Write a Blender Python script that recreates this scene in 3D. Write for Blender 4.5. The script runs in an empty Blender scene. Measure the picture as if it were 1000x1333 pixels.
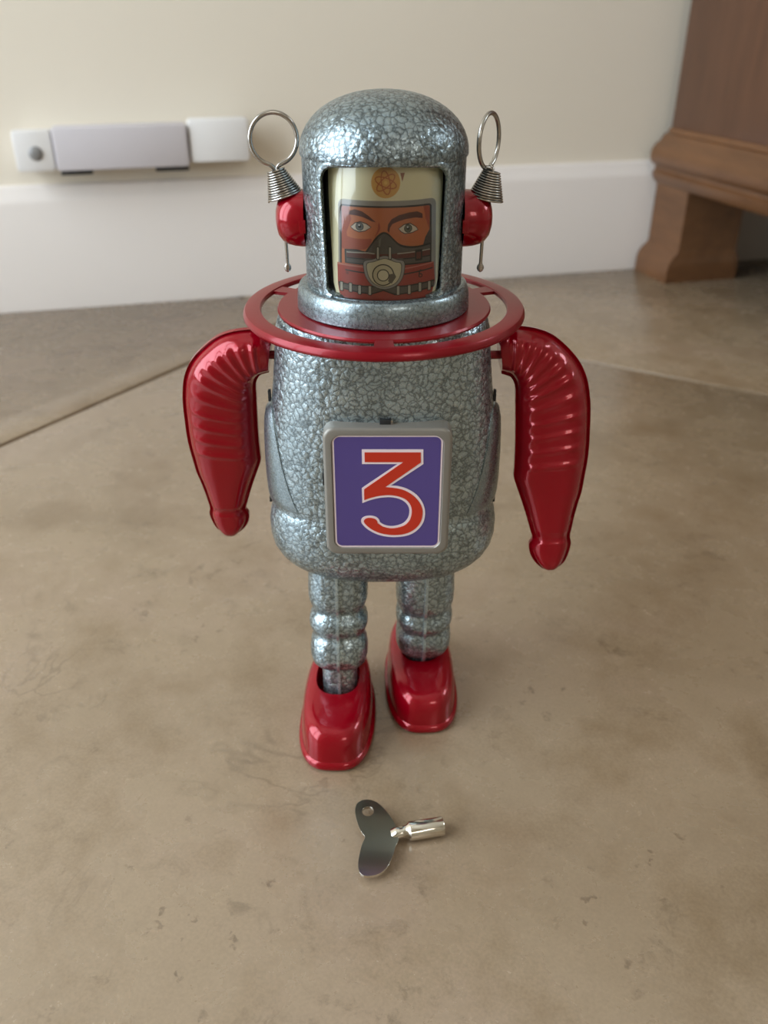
import bpy, bmesh, math, random
from mathutils import Vector, Matrix
random.seed(7)
PI = math.pi
scene = bpy.context.scene
C = scene.collection

# ------------------------------------------------------------------ camera
FPX, TILT = 1100.0, math.radians(30.2)
cam_d = bpy.data.cameras.new('camera')
cam = bpy.data.objects.new('camera', cam_d)
C.objects.link(cam)
cam.location = (0.0, -0.280, 0.253)
cam.rotation_euler = (PI / 2 - TILT, 0, 0)
cam_d.sensor_fit = 'HORIZONTAL'
cam_d.sensor_width = 36.0
cam_d.lens = 36.0 * FPX / 1000.0
cam_d.clip_start = 0.01
cam_d.dof.use_dof = True
cam_d.dof.focus_distance = 0.27
cam_d.dof.aperture_fstop = 17.0
scene.camera = cam

# ------------------------------------------------------------------ room frame: s along the back wall, q out from it
DV = Vector((0.96756, 0.25264, 0.0))
NV = Vector((0.25264, -0.96756, 0.0))
WALL_OFF = -0.62787
YAW = math.radians(14.634)
def W(s, q, z=0.0):
    return DV * s + NV * (WALL_OFF + q) + Vector((0, 0, z))
S0, S1, Q1, ZC = -1.25, 2.3, 3.4, 2.45

# ------------------------------------------------------------------ world, window light, exposure
wd = bpy.data.worlds.new('world'); scene.world = wd; wd.use_nodes = True
bg = wd.node_tree.nodes['Background']
bg.inputs[0].default_value = (0.62, 0.78, 1.0, 1); bg.inputs[1].default_value = 1.0

WIN1 = (0.10, 1.35, 0.03, 2.05)      # left wall: q0 q1 z0 z1
WIN2 = (0.00, 0.80, 1.15, 2.05)      # wall behind the camera: s0 s1 z0 z1
WIN3 = (0.70, 1.40, 1.15, 2.00)      # right wall: q0 q1 z0 z1
def area(name, loc, direction, sx, sy, power, col):
    l = bpy.data.lights.new(name, 'AREA'); l.shape = 'RECTANGLE'; l.size = sx; l.size_y = sy
    l.energy = power; l.color = col
    o = bpy.data.objects.new(name, l); C.objects.link(o); o.location = loc
    o.rotation_euler = direction.to_track_quat('-Z', 'Y').to_euler()
    return o
area('window_daylight', W(S0 - 0.06, (WIN1[0] + WIN1[1]) / 2, (WIN1[2] + WIN1[3]) / 2), DV, 1.25, 2.0, 46, (0.82, 0.92, 1.0))
area('window_daylight', W((WIN2[0] + WIN2[1]) / 2, Q1 + 0.06, (WIN2[2] + WIN2[3]) / 2), -NV, 0.8, 0.9, 10, (1.0, 0.91, 0.78))
area('window_daylight', W(S1 + 0.06, (WIN3[0] + WIN3[1]) / 2, (WIN3[2] + WIN3[3]) / 2), -DV, 0.7, 0.85, 14, (0.84, 0.93, 1.0))

vs = scene.view_settings
vs.view_transform = 'Standard'; vs.look = 'None'; vs.gamma = 1.0; vs.use_curve_mapping = False
vs.exposure = 0.31

# ------------------------------------------------------------------ materials
def srgb(r, g, b):
    f = lambda v: (v / 255) / 12.92 if v / 255 <= 0.04045 else ((v / 255 + 0.055) / 1.055) ** 2.4
    return (f(r), f(g), f(b), 1.0)
def mat(name, col=(0.5, 0.5, 0.5, 1), rough=0.5, metal=0.0, coat=0.0, spec=0.5):
    m = bpy.data.materials.new(name); m.use_nodes = True
    b = m.node_tree.nodes['Principled BSDF']
    b.inputs['Base Color'].default_value = col
    b.inputs['Roughness'].default_value = rough
    b.inputs['Metallic'].default_value = metal
    b.inputs['Coat Weight'].default_value = coat
    b.inputs['Coat Roughness'].default_value = 0.08
    b.inputs['Specular IOR Level'].default_value = spec
    return m
class NT:
    def __init__(s, m):
        s.t = m.node_tree; s.b = s.t.nodes['Principled BSDF']
    def n(s, kind, **kw):
        x = s.t.nodes.new(kind)
        for k, v in kw.items(): setattr(x, k, v)
        return x
    def l(s, a, b): s.t.links.new(a, b)
    def coord(s, scale=(1, 1, 1), kind='Object', rot=(0, 0, 0)):
        tc = s.n('ShaderNodeTexCoord'); mp = s.n('ShaderNodeMapping')
        mp.inputs['Scale'].default_value = scale; mp.inputs['Rotation'].default_value = rot
        s.l(tc.outputs[kind], mp.inputs['Vector']); return mp.outputs[0]
    def noise(s, vec, scale, detail=4, rough=0.55, dist=0.0):
        x = s.n('ShaderNodeTexNoise'); x.inputs['Scale'].default_value = scale
        x.inputs['Detail'].default_value = detail; x.inputs['Roughness'].default_value = rough
        x.inputs['Distortion'].default_value = dist
        if vec is not None: s.l(vec, x.inputs['Vector'])
        return x
    def ramp(s, fac, stops):
        x = s.n('ShaderNodeValToRGB'); e = x.color_ramp.elements
        while len(e) < len(stops): e.new(0.5)
        for i, (p, c) in enumerate(stops): e[i].position = p; e[i].color = c
        s.l(fac, x.inputs[0]); return x.outputs[0]
    def mix(s, fac, a, b, mode='MIX'):
        x = s.n('ShaderNodeMixRGB', blend_type=mode)
        for i, v in ((0, fac), (1, a), (2, b)):
            if hasattr(v, 'is_linked') or hasattr(v, 'links'): s.l(v, x.inputs[i])
            else: x.inputs[i].default_value = v
        return x.outputs[0]
    def math(s, op, a, b=0.0):
        x = s.n('ShaderNodeMath', operation=op)
        for i, v in ((0, a), (1, b)):
            if hasattr(v, 'links'): s.l(v, x.inputs[i])
            else: x.inputs[i].default_value = v
        return x.outputs[0]
    def bump(s, h, strength, dist, normal=None):
        x = s.n('ShaderNodeBump'); x.inputs['Strength'].default_value = strength
        x.inputs['Distance'].default_value = dist; s.l(h, x.inputs['Height'])
        if normal is not None: s.l(normal, x.inputs['Normal'])
        return x.outputs[0]
g3 = lambda v: (v, v, v, 1)

def hammered(name, scale, crack=0.10, bump=0.42, lo=0.15, hi=0.54):
    m = mat(name, rough=0.3, metal=0.85); t = NT(m)
    v0 = t.coord()
    warp = t.noise(v0, 330, 3)
    v = t.mix(0.0040, v0, warp.outputs['Color'], 'ADD')
    vd = t.n('ShaderNodeTexVoronoi', feature='DISTANCE_TO_EDGE'); vd.inputs['Scale'].default_value = scale
    vf = t.n('ShaderNodeTexVoronoi', feature='SMOOTH_F1'); vf.inputs['Scale'].default_value = scale
    vf.inputs['Smoothness'].default_value = 0.35
    t.l(v, vd.inputs['Vector']); t.l(v, vf.inputs['Vector'])
    big = t.noise(v0, 90, 3)
    fine = t.noise(v0, 1600, 2)
    lines = t.ramp(vd.outputs['Distance'], [(0.0, g3(0)), (crack * 0.5, g3(0.35)), (crack * 1.6, g3(0.85)), (min(crack * 4, 0.9), g3(1))])
    cellc = t.ramp(big.outputs[0], [(0.3, (hi * 0.70, hi * 0.86, hi * 0.93, 1)), (0.7, (hi * 0.90, hi * 1.07, hi * 1.14, 1))])
    col = t.mix(lines, (lo * 0.82, lo * 1.0, lo * 1.06, 1), cellc)
    t.l(col, t.b.inputs['Base Color'])
    h = t.math('MULTIPLY_ADD', vf.outputs['Distance'], -1.0)
    h2 = t.math('ADD', h, t.math('MULTIPLY', fine.outputs[0], 0.22))
    t.l(t.bump(h2, bump, 0.0007), t.b.inputs['Normal'])
    t.l(t.ramp(fine.outputs[0], [(0.35, g3(0.24)), (0.7, g3(0.38))]), t.b.inputs['Roughness'])
    return m
M = {}
M['hammer'] = hammered('hammered_silver', 430)
M['hammer_fine'] = hammered('hammered_silver_fine', 640, crack=0.09, lo=0.14, bump=0.3)
M['hammer_helmet'] = hammered('hammered_silver_helmet', 500, lo=0.085, hi=0.40)

M['neck'] = hammered('neck_band_silver', 420, crack=0.06, lo=0.17, hi=0.33, bump=0.10)
M['seam'] = hammered('seam_silver', 900, crack=0.04, lo=0.4, hi=0.62, bump=0.05)
def red_paint(name, col, rough=0.19, coat=0.4):
    m = mat(name, col, rough, 0.28, coat, 0.3)
    m.node_tree.nodes['Principled BSDF'].inputs['Coat Roughness'].default_value = 0.04; t = NT(m)
    n = t.noise(t.coord(), 350, 2)
    t.l(t.bump(n.outputs[0], 0.05, 0.0004), t.b.inputs['Normal'])
    return m
M['red'] = red_paint('glossy_red_enamel', srgb(140, 0, 20))
M['red_flat'] = red_paint('red_collar_enamel', srgb(128, 5, 21), 0.28, 0.15)
M['plate_grey'] = mat('grey_plastic', srgb(134, 130, 122), 0.38, 0.35)
M['violet'] = mat('violet_print', srgb(76, 62, 124), 0.35, 0, 0.3)
M['white_print'] = mat('white_print', srgb(226, 208, 210), 0.35, 0, 0.3)
M['number_red'] = mat('orange_red_print', srgb(184, 40, 16), 0.35, 0, 0.3)
M['steel'] = mat('spring_steel', (0.42, 0.40, 0.37, 1), 0.22, 1.0)
M['nickel'] = mat('nickel', (0.66, 0.62, 0.54, 1), 0.13, 1.0)
M['black'] = mat('black_slot', (0.01, 0.01, 0.01, 1), 0.6)
M['inside'] = mat('dark_helmet_lining', (0.03, 0.032, 0.03, 1), 0.6)
M['side_steel'] = hammered('smooth_side_silver', 900, crack=0.05, lo=0.24, hi=0.36, bump=0.1)

def glass_mat():
    m = bpy.data.materials.new('clear_visor_film'); m.use_nodes = True
    nt = m.node_tree; nt.nodes.clear()
    out = nt.nodes.new('ShaderNodeOutputMaterial'); mx = nt.nodes.new('ShaderNodeMixShader')
    tr = nt.nodes.new('ShaderNodeBsdfTransparent'); gl = nt.nodes.new('ShaderNodeBsdfGlossy')
    fr = nt.nodes.new('ShaderNodeFresnel'); fr.inputs[0].default_value = 1.5
    gl.inputs['Roughness'].default_value = 0.04
    tc = nt.nodes.new('ShaderNodeTexCoord'); mp = nt.nodes.new('ShaderNodeMapping')
    mp.inputs['Scale'].default_value = (190, 190, 34); mp.inputs['Rotation'].default_value = (0, 0.45, 0)
    nz = nt.nodes.new('ShaderNodeTexNoise'); nz.inputs['Scale'].default_value = 1.0; nz.inputs['Detail'].default_value = 1.0
    bp = nt.nodes.new('ShaderNodeBump'); bp.inputs['Strength'].default_value = 0.5; bp.inputs['Distance'].default_value = 0.002
    L = nt.links.new
    L(tc.outputs['Object'], mp.inputs[0]); L(mp.outputs[0], nz.inputs['Vector']); L(nz.outputs[0], bp.inputs['Height'])
    L(bp.outputs[0], gl.inputs['Normal'])
    tr.inputs[0].default_value = (0.96, 0.97, 0.95, 1)
    L(fr.outputs[0], mx.inputs[0]); L(tr.outputs[0], mx.inputs[1]); L(gl.outputs[0], mx.inputs[2]); L(mx.outputs[0], out.inputs[0])
    return m
M['visor'] = glass_mat()

def wall_mat(name, col, sc=1.0):
    m = mat(name, col, 0.7, spec=0.3); t = NT(m); v = t.coord()
    n = t.noise(v, 5 * sc, 4); f = t.noise(v, 420, 3)
    c2 = tuple(c * 0.95 for c in col[:3]) + (1,)
    t.l(t.mix(n.outputs[0], c2, col), t.b.inputs['Base Color'])
    t.l(t.bump(f.outputs[0], 0.12, 0.0006), t.b.inputs['Normal'])
    return m
M['wall'] = wall_mat('cream_wall_paint', srgb(223, 213, 196))
M['ceiling'] = wall_mat('white_ceiling_paint', srgb(225, 220, 210))
M['skirt'] = wall_mat('white_baseboard_paint', srgb(225, 217, 210))
M['unit_white'] = mat('white_plastic', srgb(222, 219, 216), 0.4)
M['unit_grey'] = mat('pale_grey_plastic', srgb(196, 190, 192), 0.4)
M['sensor_grey'] = mat('sensor_lens_grey', srgb(130, 128, 126), 0.3)
M['glass'] = M['visor']
M['frame_white'] = mat('white_window_frame', srgb(230, 228, 222), 0.4)

def tile_mat():
    m = mat('beige_stone_tile', rough=0.34, spec=0.85); t = NT(m)
    oi = t.n('ShaderNodeObjectInfo')
    tc = t.n('ShaderNodeTexCoord')
    ad = t.n('ShaderNodeVectorMath', operation='MULTIPLY_ADD')
    t.l(oi.outputs['Random'], ad.inputs[0]); ad.inputs[1].default_value = (7, 5, 3); t.l(tc.outputs['Object'], ad.inputs[2])
    v = ad.outputs[0]
    n1 = t.noise(v, 7, 5, 0.6, 0.6); n2 = t.noise(v, 26, 6, 0.65, 0.2); n3 = t.noise(v, 120, 4, 0.6)
    base = t.ramp(n1.outputs[0], [(0.30, srgb(134, 114, 90)), (0.5, srgb(145, 125, 101)), (0.70, srgb(151, 130, 109))])
    mott = t.ramp(n2.outputs[0], [(0.30, srgb(205, 194, 172)), (0.52, g3(1)), (1.0, g3(1))])
    col = t.mix(0.5, base, t.mix(1.0, base, mott, 'MULTIPLY'))
    # worm-like veins and pits
    vein = t.noise(v, 13, 4, 0.6, 0.9)
    ridge = t.math('ABSOLUTE', t.math('SUBTRACT', vein.outputs[0], 0.5))
    vr = t.ramp(ridge, [(0.0, g3(1)), (0.006, g3(0.6)), (0.016, g3(0))])
    gate = t.ramp(t.noise(v, 9, 3).outputs[0], [(0.52, g3(0)), (0.64, g3(1))])
    vm = t.math('MULTIPLY', t.math('MULTIPLY', vr, gate), 0.34)
    col = t.mix(vm, col, srgb(84, 68, 50))
    pit = t.n('ShaderNodeTexVoronoi'); pit.inputs['Scale'].default_value = 95; t.l(t.mix(0.02, v, n3.outputs['Color'], 'ADD'), pit.inputs['Vector'])
    pr = t.ramp(pit.outputs['Distance'], [(0.0, g3(1)), (0.10, g3(0.8)), (0.2, g3(0))])
    pg = t.ramp(t.noise(v, 13, 4, 0.7).outputs[0], [(0.46, g3(0)), (0.60, g3(1))])
    pm = t.math('MULTIPLY', t.math('MULTIPLY', pr, pg), 0.65)
    col = t.mix(pm, col, srgb(88, 70, 52))
    sm = t.math('MULTIPLY', t.ramp(t.noise(v, 75, 6, 0.72, 0.5).outputs[0], [(0.56, g3(0)), (0.70, g3(1))]), t.ramp(t.noise(v, 10, 3, 0.6, 1.0).outputs[0], [(0.40, g3(0)), (0.60, g3(1))]))
    sm = t.math('MULTIPLY', sm, 0.62)
    col = t.mix(sm, col, srgb(92, 76, 56))
    grain = t.ramp(t.noise(v, 900, 2).outputs[0], [(0.3, g3(0.90)), (0.7, g3(1.05))])
    col = t.mix(1.0, col, grain, 'MULTIPLY')
    t.l(col, t.b.inputs['Base Color'])
    t.l(t.ramp(n2.outputs[0], [(0.3, g3(0.21)), (0.7, g3(0.32))]), t.b.inputs['Roughness'])
    hh = t.math('SUBTRACT', t.math('MULTIPLY', n3.outputs[0], 0.4), t.math('ADD', t.math('ADD', vm, pm), sm))
    t.l(t.bump(hh, 0.10, 0.0005), t.b.inputs['Normal'])
    return m
M['tile'] = tile_mat()
M['grout'] = wall_mat('tan_grout', srgb(104, 86, 66))

def wood_mat(name, dark, light, along=(1, 1, 1), rot=0.0):
    m = mat(name, rough=0.32, coat=0.15); t = NT(m)
    v = t.coord(along, rot=(0, 0, rot))
    n1 = t.noise(v, 6, 5, 0.6, 1.0); n2 = t.noise(v, 34, 4, 0.6)
    col = t.mix(0.35, t.ramp(n1.outputs[0], [(0.3, dark), (0.7, light)]), t.ramp(n2.outputs[0], [(0.35, dark), (0.65, light)]))
    t.l(col, t.b.inputs['Base Color'])
    t.l(t.bump(n2.outputs[0], 0.1, 0.0005), t.b.inputs['Normal'])
    return m
M['wood_v'] = wood_mat('walnut_panel', srgb(72, 44, 28), srgb(96, 62, 42), (3, 3, 0.5))
M['wood_h'] = wood_mat('walnut_moulding', srgb(84, 54, 32), srgb(116, 78, 48), (2.5, 0.5, 3), YAW)

# ------------------------------------------------------------------ mesh helpers
def obj(name, verts, faces, m, parent=None, smooth=40, mats=None, fmi=None):
    me = bpy.data.meshes.new(name); me.from_pydata([tuple(v) for v in verts], [], faces)
    bm = bmesh.new(); bm.from_mesh(me); bmesh.ops.recalc_face_normals(bm, faces=bm.faces); bm.to_mesh(me); bm.free()
    for x in (mats or [m]): me.materials.append(x)
    if fmi: me.polygons.foreach_set('material_index', fmi)
    if smooth:
        me.polygons.foreach_set('use_smooth', [True] * len(me.polygons))
        me.set_sharp_from_angle(angle=math.radians(smooth))
    me.update()
    o = bpy.data.objects.new(name, me); C.objects.link(o)
    if parent: o.parent = parent
    return o
def loft(rings, cap0=True, cap1=True, closed=True):
    v, f = [], []; n = len(rings[0])
    for r in rings: v += [Vector(p) for p in r]
    for i in range(len(rings) - 1):
        for j in range(n if closed else n - 1):
            k = (j + 1) % n
            f.append((i * n + j, i * n + k, (i + 1) * n + k, (i + 1) * n + j))
    if cap0: f.append(tuple(range(n - 1, -1, -1)))
    if cap1: f.append(tuple(range((len(rings) - 1) * n, len(rings) * n)))
    return v, f
def ell(a, b, n=64, c=(0, 0), z=0.0, e=2.0):
    out = []
    for i in range(n):
        t = 2 * PI * i / n; ct, st = math.cos(t), math.sin(t)
        out.append((c[0] + a * math.copysign(abs(ct) ** (2 / e), ct), c[1] + b * math.copysign(abs(st) ** (2 / e), st), z))
    return out
def crom(p, sub):
    out = []
    P = [Vector(q) for q in p]
    for i in range(len(P) - 1):
        a, b, c, d = P[max(i - 1, 0)], P[i], P[i + 1], P[min(i + 2, len(P) - 1)]
        for k in range(sub):
            t = k / sub
            out.append(0.5 * ((2 * b) + (c - a) * t + (2 * a - 5 * b + 4 * c - d) * t * t + (3 * b - a - 3 * c + d) * t ** 3))
    out.append(P[-1]); return out
def tube(path, r, n=10, closed=False):
    P = [Vector(p) for p in path]; m = len(P); rings = []
    up = None
    for i, p in enumerate(P):
        a = P[(i - 1) % m] if closed or i else P[0]; b = P[(i + 1) % m] if closed or i < m - 1 else P[-1]
        t = (b - a).normalized()
        if up is None:
            up = t.orthogonal().normalized()
        up = (up - t * up.dot(t)).normalized(); w = t.cross(up)
        rr = r[i] if isinstance(r, (list, tuple)) else r
        rings.append([p + (up * math.cos(2 * PI * k / n) + w * math.sin(2 * PI * k / n)) * rr for k in range(n)])
    if closed:
        v, f = loft(rings, False, False); k0 = (m - 1) * n
        for j in range(n):
            k = (j + 1) % n; f.append((k0 + j, k0 + k, k, j))
        return v, f
    return loft(rings)
def merge(*parts):
    v, f = [], []
    for a, b in parts:
        o = len(v); v += list(a); f += [tuple(i + o for i in q) for q in b]
    return v, f
def rrect(x0, x1, z0, z1, r, n=6):
    """rounded rectangle; r is one radius or (bottom-left, bottom-right, top-right, top-left)"""
    rs = r if isinstance(r, (tuple, list)) else (r,) * 4
    out = []
    for (cx, cz, a0, q) in ((x0, z0, PI, 0), (x1, z0, 1.5 * PI, 1), (x1, z1, 0, 2), (x0, z1, 0.5 * PI, 3)):
        R = rs[q]; ox = cx + (R if cx == x0 else -R); oz = cz + (R if cz == z0 else -R)
        for k in range(n + 1):
            a = a0 + 0.5 * PI * k / n
            out.append((ox + R * math.cos(a), oz + R * math.sin(a)))
    return out
def boxmesh(lo, hi, bev=0.0, frame=None):
    """box between two corners, bevelled; frame maps a local point to the world"""
    bm = bmesh.new(); bmesh.ops.create_cube(bm, size=1.0)
    for v in bm.verts:
        v.co = Vector([(lo[i] + hi[i]) / 2 + v.co[i] * (hi[i] - lo[i]) for i in range(3)])
    if bev > 0: bmesh.ops.bevel(bm, geom=list(bm.edges), offset=bev, segments=2, profile=0.6, affect='EDGES')
    bm.verts.index_update()
    vs_ = [v.co.copy() for v in bm.verts]; fs = [tuple(v.index for v in f.verts) for f in bm.faces]; bm.free()
    if frame: vs_ = [frame(*v) for v in vs_]
    return vs_, fs
def box(name, lo, hi, m, parent=None, bev=0.0, frame=None, smooth=30):
    v, f = boxmesh(lo, hi, bev, frame); return obj(name, v, f, m, parent, smooth)
def tag(o, label=None, cat=None, group=None, kind=None):
    if label: o['label'] = label
    if cat: o['category'] = cat
    if group: o['group'] = group
    if kind: o['kind'] = kind
    return o
def empty(name, loc=(0, 0, 0)):
    o = bpy.data.objects.new(name, None); o.empty_display_size = 0.02; C.objects.link(o); o.location = loc; return o
def struct(o): o['kind'] = 'structure'; return o

# ------------------------------------------------------------------ the room
Wl = lambda s, q, z: W(s, q, z)
fl = struct(box('floor', (S0, -0.02, -0.04), (S1, Q1, -0.0035), M['grout'], frame=Wl))
# big square tiles laid at 45 degrees to the wall
ga, ha = math.radians(59.03), math.radians(-30.97)
gd = Vector((math.cos(ga), math.sin(ga))); hd = Vector((math.cos(ha), math.sin(ha)))
pg, ph = Vector((-0.2216, 0.3168)), Vector((0.2453, 0.3693))
corner = pg + gd * ((ph - pg).dot(gd))                     # where the two visible joints meet
T, GAP = 0.78, 0.0042
tv, tf = boxmesh((GAP / 2, GAP / 2, -0.012), (T - GAP / 2, T - GAP / 2, 0.0), 0.0012)
tile_me = None
for i in range(-3, 5):
    for j in range(-5, 5):
        o2 = corner + hd * (i * T) - gd * ((j + 1) * T)
        pts = [o2 + hd * (a * T) + gd * (b * T) for a in (0, 1) for b in (0, 1)]
        sq = [(p.x * DV.x + p.y * DV.y, p.x * NV.x + p.y * NV.y - WALL_OFF) for p in pts]
        # keep tiles wholly on the floor; cut the ones that cross a wall
        if max(s for s, q in sq) < S0 or min(s for s, q in sq) > S1 or max(q for s, q in sq) < 0 or min(q for s, q in sq) > Q1: continue
        inside = all(S0 <= s <= S1 and 0 <= q <= Q1 for s, q in sq)
        mw = Matrix(((hd.x, gd.x, 0, o2.x), (hd.y, gd.y, 0, o2.y), (0, 0, 1, 0), (0, 0, 0, 1)))
        if inside and tile_me:
            t = bpy.data.objects.new('tile', tile_me); C.objects.link(t)
        else:
            t = obj('tile', tv, tf, M['tile'], None, 30)
            if inside: tile_me = t.data
            else:
                bm = bmesh.new(); bm.from_mesh(t.data); inv = mw.inverted()
                for pco, pno in ((W(S0, 0), -DV), (W(S1, 0), DV), (W(0, 0.0), -NV), (W(0, Q1), NV)):
                    r_ = bmesh.ops.bisect_plane(bm, geom=bm.verts[:] + bm.edges[:] + bm.faces[:], plane_co=inv @ pco, plane_no=inv.to_3x3() @ pno, clear_outer=True)
                    ed = [e for e in bm.edges if e.is_boundary]
                    if ed: bmesh.ops.holes_fill(bm, edges=ed)
                if not bm.faces:
                    bm.free(); bpy.data.objects.remove(t); continue
                bm.to_mesh(t.data); bm.free()
        t.parent = fl; t.matrix_basis = mw
WT = 0.1
struct(box('wall_back', (S0 - WT, -WT - 0.012, -0.04), (S1 + WT, -0.012, ZC), M['wall'], frame=Wl))
def wall_with_hole(name, fr, a0, a1, h, m):
    """fr(a,b,z): a along the wall, b through it; h=(a0,a1,z0,z1) window hole"""
    parts = [boxmesh((a0, 0, -0.04), (h[0], WT, ZC), 0, fr), boxmesh((h[1], 0, -0.04), (a1, WT, ZC), 0, fr),
             boxmesh((h[0], 0, -0.04), (h[1], WT, h[2]), 0, fr), boxmesh((h[0], 0, h[3]), (h[1], WT, ZC), 0, fr)]
    v, f = merge(*parts); return struct(obj(name, v, f, m, None, 0))
fr1 = lambda a, b, z: W(S0 - b, a, z)
fr2 = lambda a, b, z: W(a, Q1 + b, z)
wall_with_hole('wall_left', fr1, -0.012, Q1, WIN1, M['wall'])
wall_with_hole('wall_front', fr2, S0 - WT, S1 + WT, WIN2, M['wall'])
fr3 = lambda a, b, z: W(S1 + b, a, z)
wall_with_hole('wall_right', fr3, -0.012, Q1, WIN3, M['wall'])
struct(box('ceiling', (S0 - WT, -WT, ZC), (S1 + WT, Q1 + WT, ZC + 0.1), M['ceiling'], frame=Wl))
def window(name, fr, h):
    fw = 0.05; mid = (h[0] + h[1]) / 2
    parts = [boxmesh((h[0], 0.005, h[2]), (h[0] + fw, 0.045, h[3]), 0, fr), boxmesh((h[1] - fw, 0.005, h[2]), (h[1], 0.045, h[3]), 0, fr),
             boxmesh((h[0] + fw, 0.005, h[2]), (h[1] - fw, 0.045, h[2] + fw), 0, fr), boxmesh((h[0] + fw, 0.005, h[3] - fw), (h[1] - fw, 0.045, h[3]), 0, fr),
             boxmesh((mid - 0.035, 0.005, h[2] + fw), (mid + 0.035, 0.045, h[3] - fw), 0, fr)]
    v, f = merge(*parts); o = struct(obj(name, v, f, M['frame_white'], None, 0))
    return o
window('window_1', fr1, WIN1); window('window_2', fr2, WIN2); window('window_3', fr3, WIN3)
# baseboard: profile (out from wall, height) swept along the back wall
prof = [(-0.012, 0.0), (0.0, 0.0), (0.0, 0.101), (-0.0015, 0.106), (-0.003, 0.108), (-0.006, 0.116), (-0.0085, 0.1175), (-0.012, 0.1175)]
v, f = loft([[W(s, q, z) for q, z in prof] for s in (S0, S1)])
struct(obj('baseboard_back', v, f, M['skirt'], None, 25))
for nm, fr, a0, a1 in (('baseboard_left', lambda a, b, z: W(S0 + b, a, z), 0.0, Q1), ('baseboard_right', lambda a, b, z: W(S1 - b, a, z), 0.0, Q1)):
    v, f = loft([[fr(a, q + 0.012, z) for q, z in prof] for a in (a0, a1)])
    struct(obj(nm, v, f, M['skirt'], None, 25))

# ------------------------------------------------------------------ wooden cabinet, side towards us
CS = 0.480
cab = empty('wooden_cabinet', W(CS + 0.4, 0.22, 0))
tag(cab, 'dark walnut cabinet on bracket feet standing against the cream wall', 'cabinet')
bpy.context.view_layer.update()
def Cb(p, q, z): return W(CS + p, q, z) - Vector(cab.location)       # p into the cabinet, q out from the wall
CW, CQ0, CQ1 = 0.80, 0.003, 0.44
box('side_panel', (0.007, CQ0, 0.150), (0.027, CQ1 - 0.01, 0.86), M['wood_v'], cab, 0.002, Cb)
box('side_panel', (CW - 0.027, CQ0, 0.150), (CW - 0.007, CQ1 - 0.01, 0.86), M['wood_v'], cab, 0.002, Cb)
box('back_panel', (0.027, CQ0, 0.150), (CW - 0.027, CQ0 + 0.012, 0.86), M['wood_v'], cab, 0, Cb)
box('bottom_board', (0.012, CQ0, 0.113), (CW - 0.012, CQ1 - 0.012, 0.150), M['wood_v'], cab, 0, Cb)
box('top_board', (-0.012, CQ0, 0.86), (CW + 0.012, CQ1 + 0.015, 0.885), M['wood_h'], cab, 0.005, Cb)
for k in range(2):
    x0 = 0.03 + k * (CW - 0.06) / 2
    d_ = box('door', (x0 + 0.002, CQ1 - 0.028, 0.16), (x0 + (CW - 0.06) / 2 - 0.002, CQ1 - 0.008, 0.85), M['wood_v'], cab, 0.003, Cb)
# moulding round the base: profile (outwards, height)
mp_ = [(-0.030, 0.152), (-0.006, 0.152), (-0.004, 0.1475), (0.000, 0.146), (0.004, 0.1395), (0.009, 0.1365), (0.0125, 0.131), (0.0135, 0.1255), (0.0125, 0.1200), (0.0095, 0.1160),
       (0.006, 0.1145), (0.0055, 0.1105), (0.0085, 0.1075), (0.0065, 0.1015), (0.001, 0.0955), (-0.030, 0.0955)]
path = [((-1, 0), (0, CQ0)), ((-1, 1), (0, CQ1)), ((1, 1), (CW, CQ1)), ((1, 0), (CW, CQ0))]
rings = [[Cb(b[0] + a[0] * o, b[1] + a[1] * o, z) for o, z in mp_] for a, b in path]
v, f = loft(rings); obj('base_moulding', v, f, M['wood_h'], cab, 35)
def foot(px, pq, sx, sq):
    # block leg with a flared plinth; sx, sq point outwards
    lw, lq = 0.072, 0.064
    def fr(a, b, z): return Cb(px + sx * -a, pq + sq * -b, z)
    secs = [(0.0, 0.0955), (0.0, 0.034), (0.0025, 0.030), (0.007, 0.0265), (0.0105, 0.021), (0.012, 0.017), (0.0125, 0.0)]
    rr = []
    for o, z in secs:
        ob = 0.0 if sq < 0 else o
        rr.append([fr(-o, -ob, z), fr(lw + o * 0.3, -ob, z), fr(lw + o * 0.3, lq + o * 0.25, z), fr(-o, lq + o * 0.25, z)])
    v, f = loft(rr); obj('foot', v, f, M['wood_h'], cab, 30)
foot(0.0, CQ0, -1, -1); foot(CW, CQ0, 1, -1); foot(0.0, CQ1, -1, 1); foot(CW, CQ1, 1, 1)

# ------------------------------------------------------------------ small unit on the wall
un = empty('wall_mounted_unit', W(-0.08, -0.012, 0.128))
tag(un, 'long white plastic sensor unit with pale grey cover mounted on wall above baseboard', 'sensor unit')
def Ub(s, q, z): return W(s, q, z + 0.0035 * (s + 0.08)) - Vector(un.location)
box('back_rail', (-0.183, -0.012, 0.135), (0.025, 0.004, 0.166), M['unit_white'], un, 0.001, Ub)
cp = box('end_cap', (-0.186, 0.004, 0.1335), (-0.1525, 0.022, 0.168), M['unit_white'], un, 0.003, Ub)
v, f = loft([[Ub(-0.1675 + r * math.cos(2 * PI * k / 24), 0.0215 + y, 0.149 + r * math.sin(2 * PI * k / 24)) for k in range(24)] for r, y in ((0.0062, -0.002), (0.0062, 0.001), (0.0048, 0.0022), (0.002, 0.0028))])
obj('sensor_lens', v, f, M['sensor_grey'], cp, 40)
box('cover', (-0.1515, 0.003, 0.1330), (-0.0315, 0.026, 0.1705), M['unit_grey'], un, 0.004, Ub)
box('side_cover', (-0.0305, 0.003, 0.1355), (0.026, 0.023, 0.1735), M['unit_white'], un, 0.004, Ub)
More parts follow.
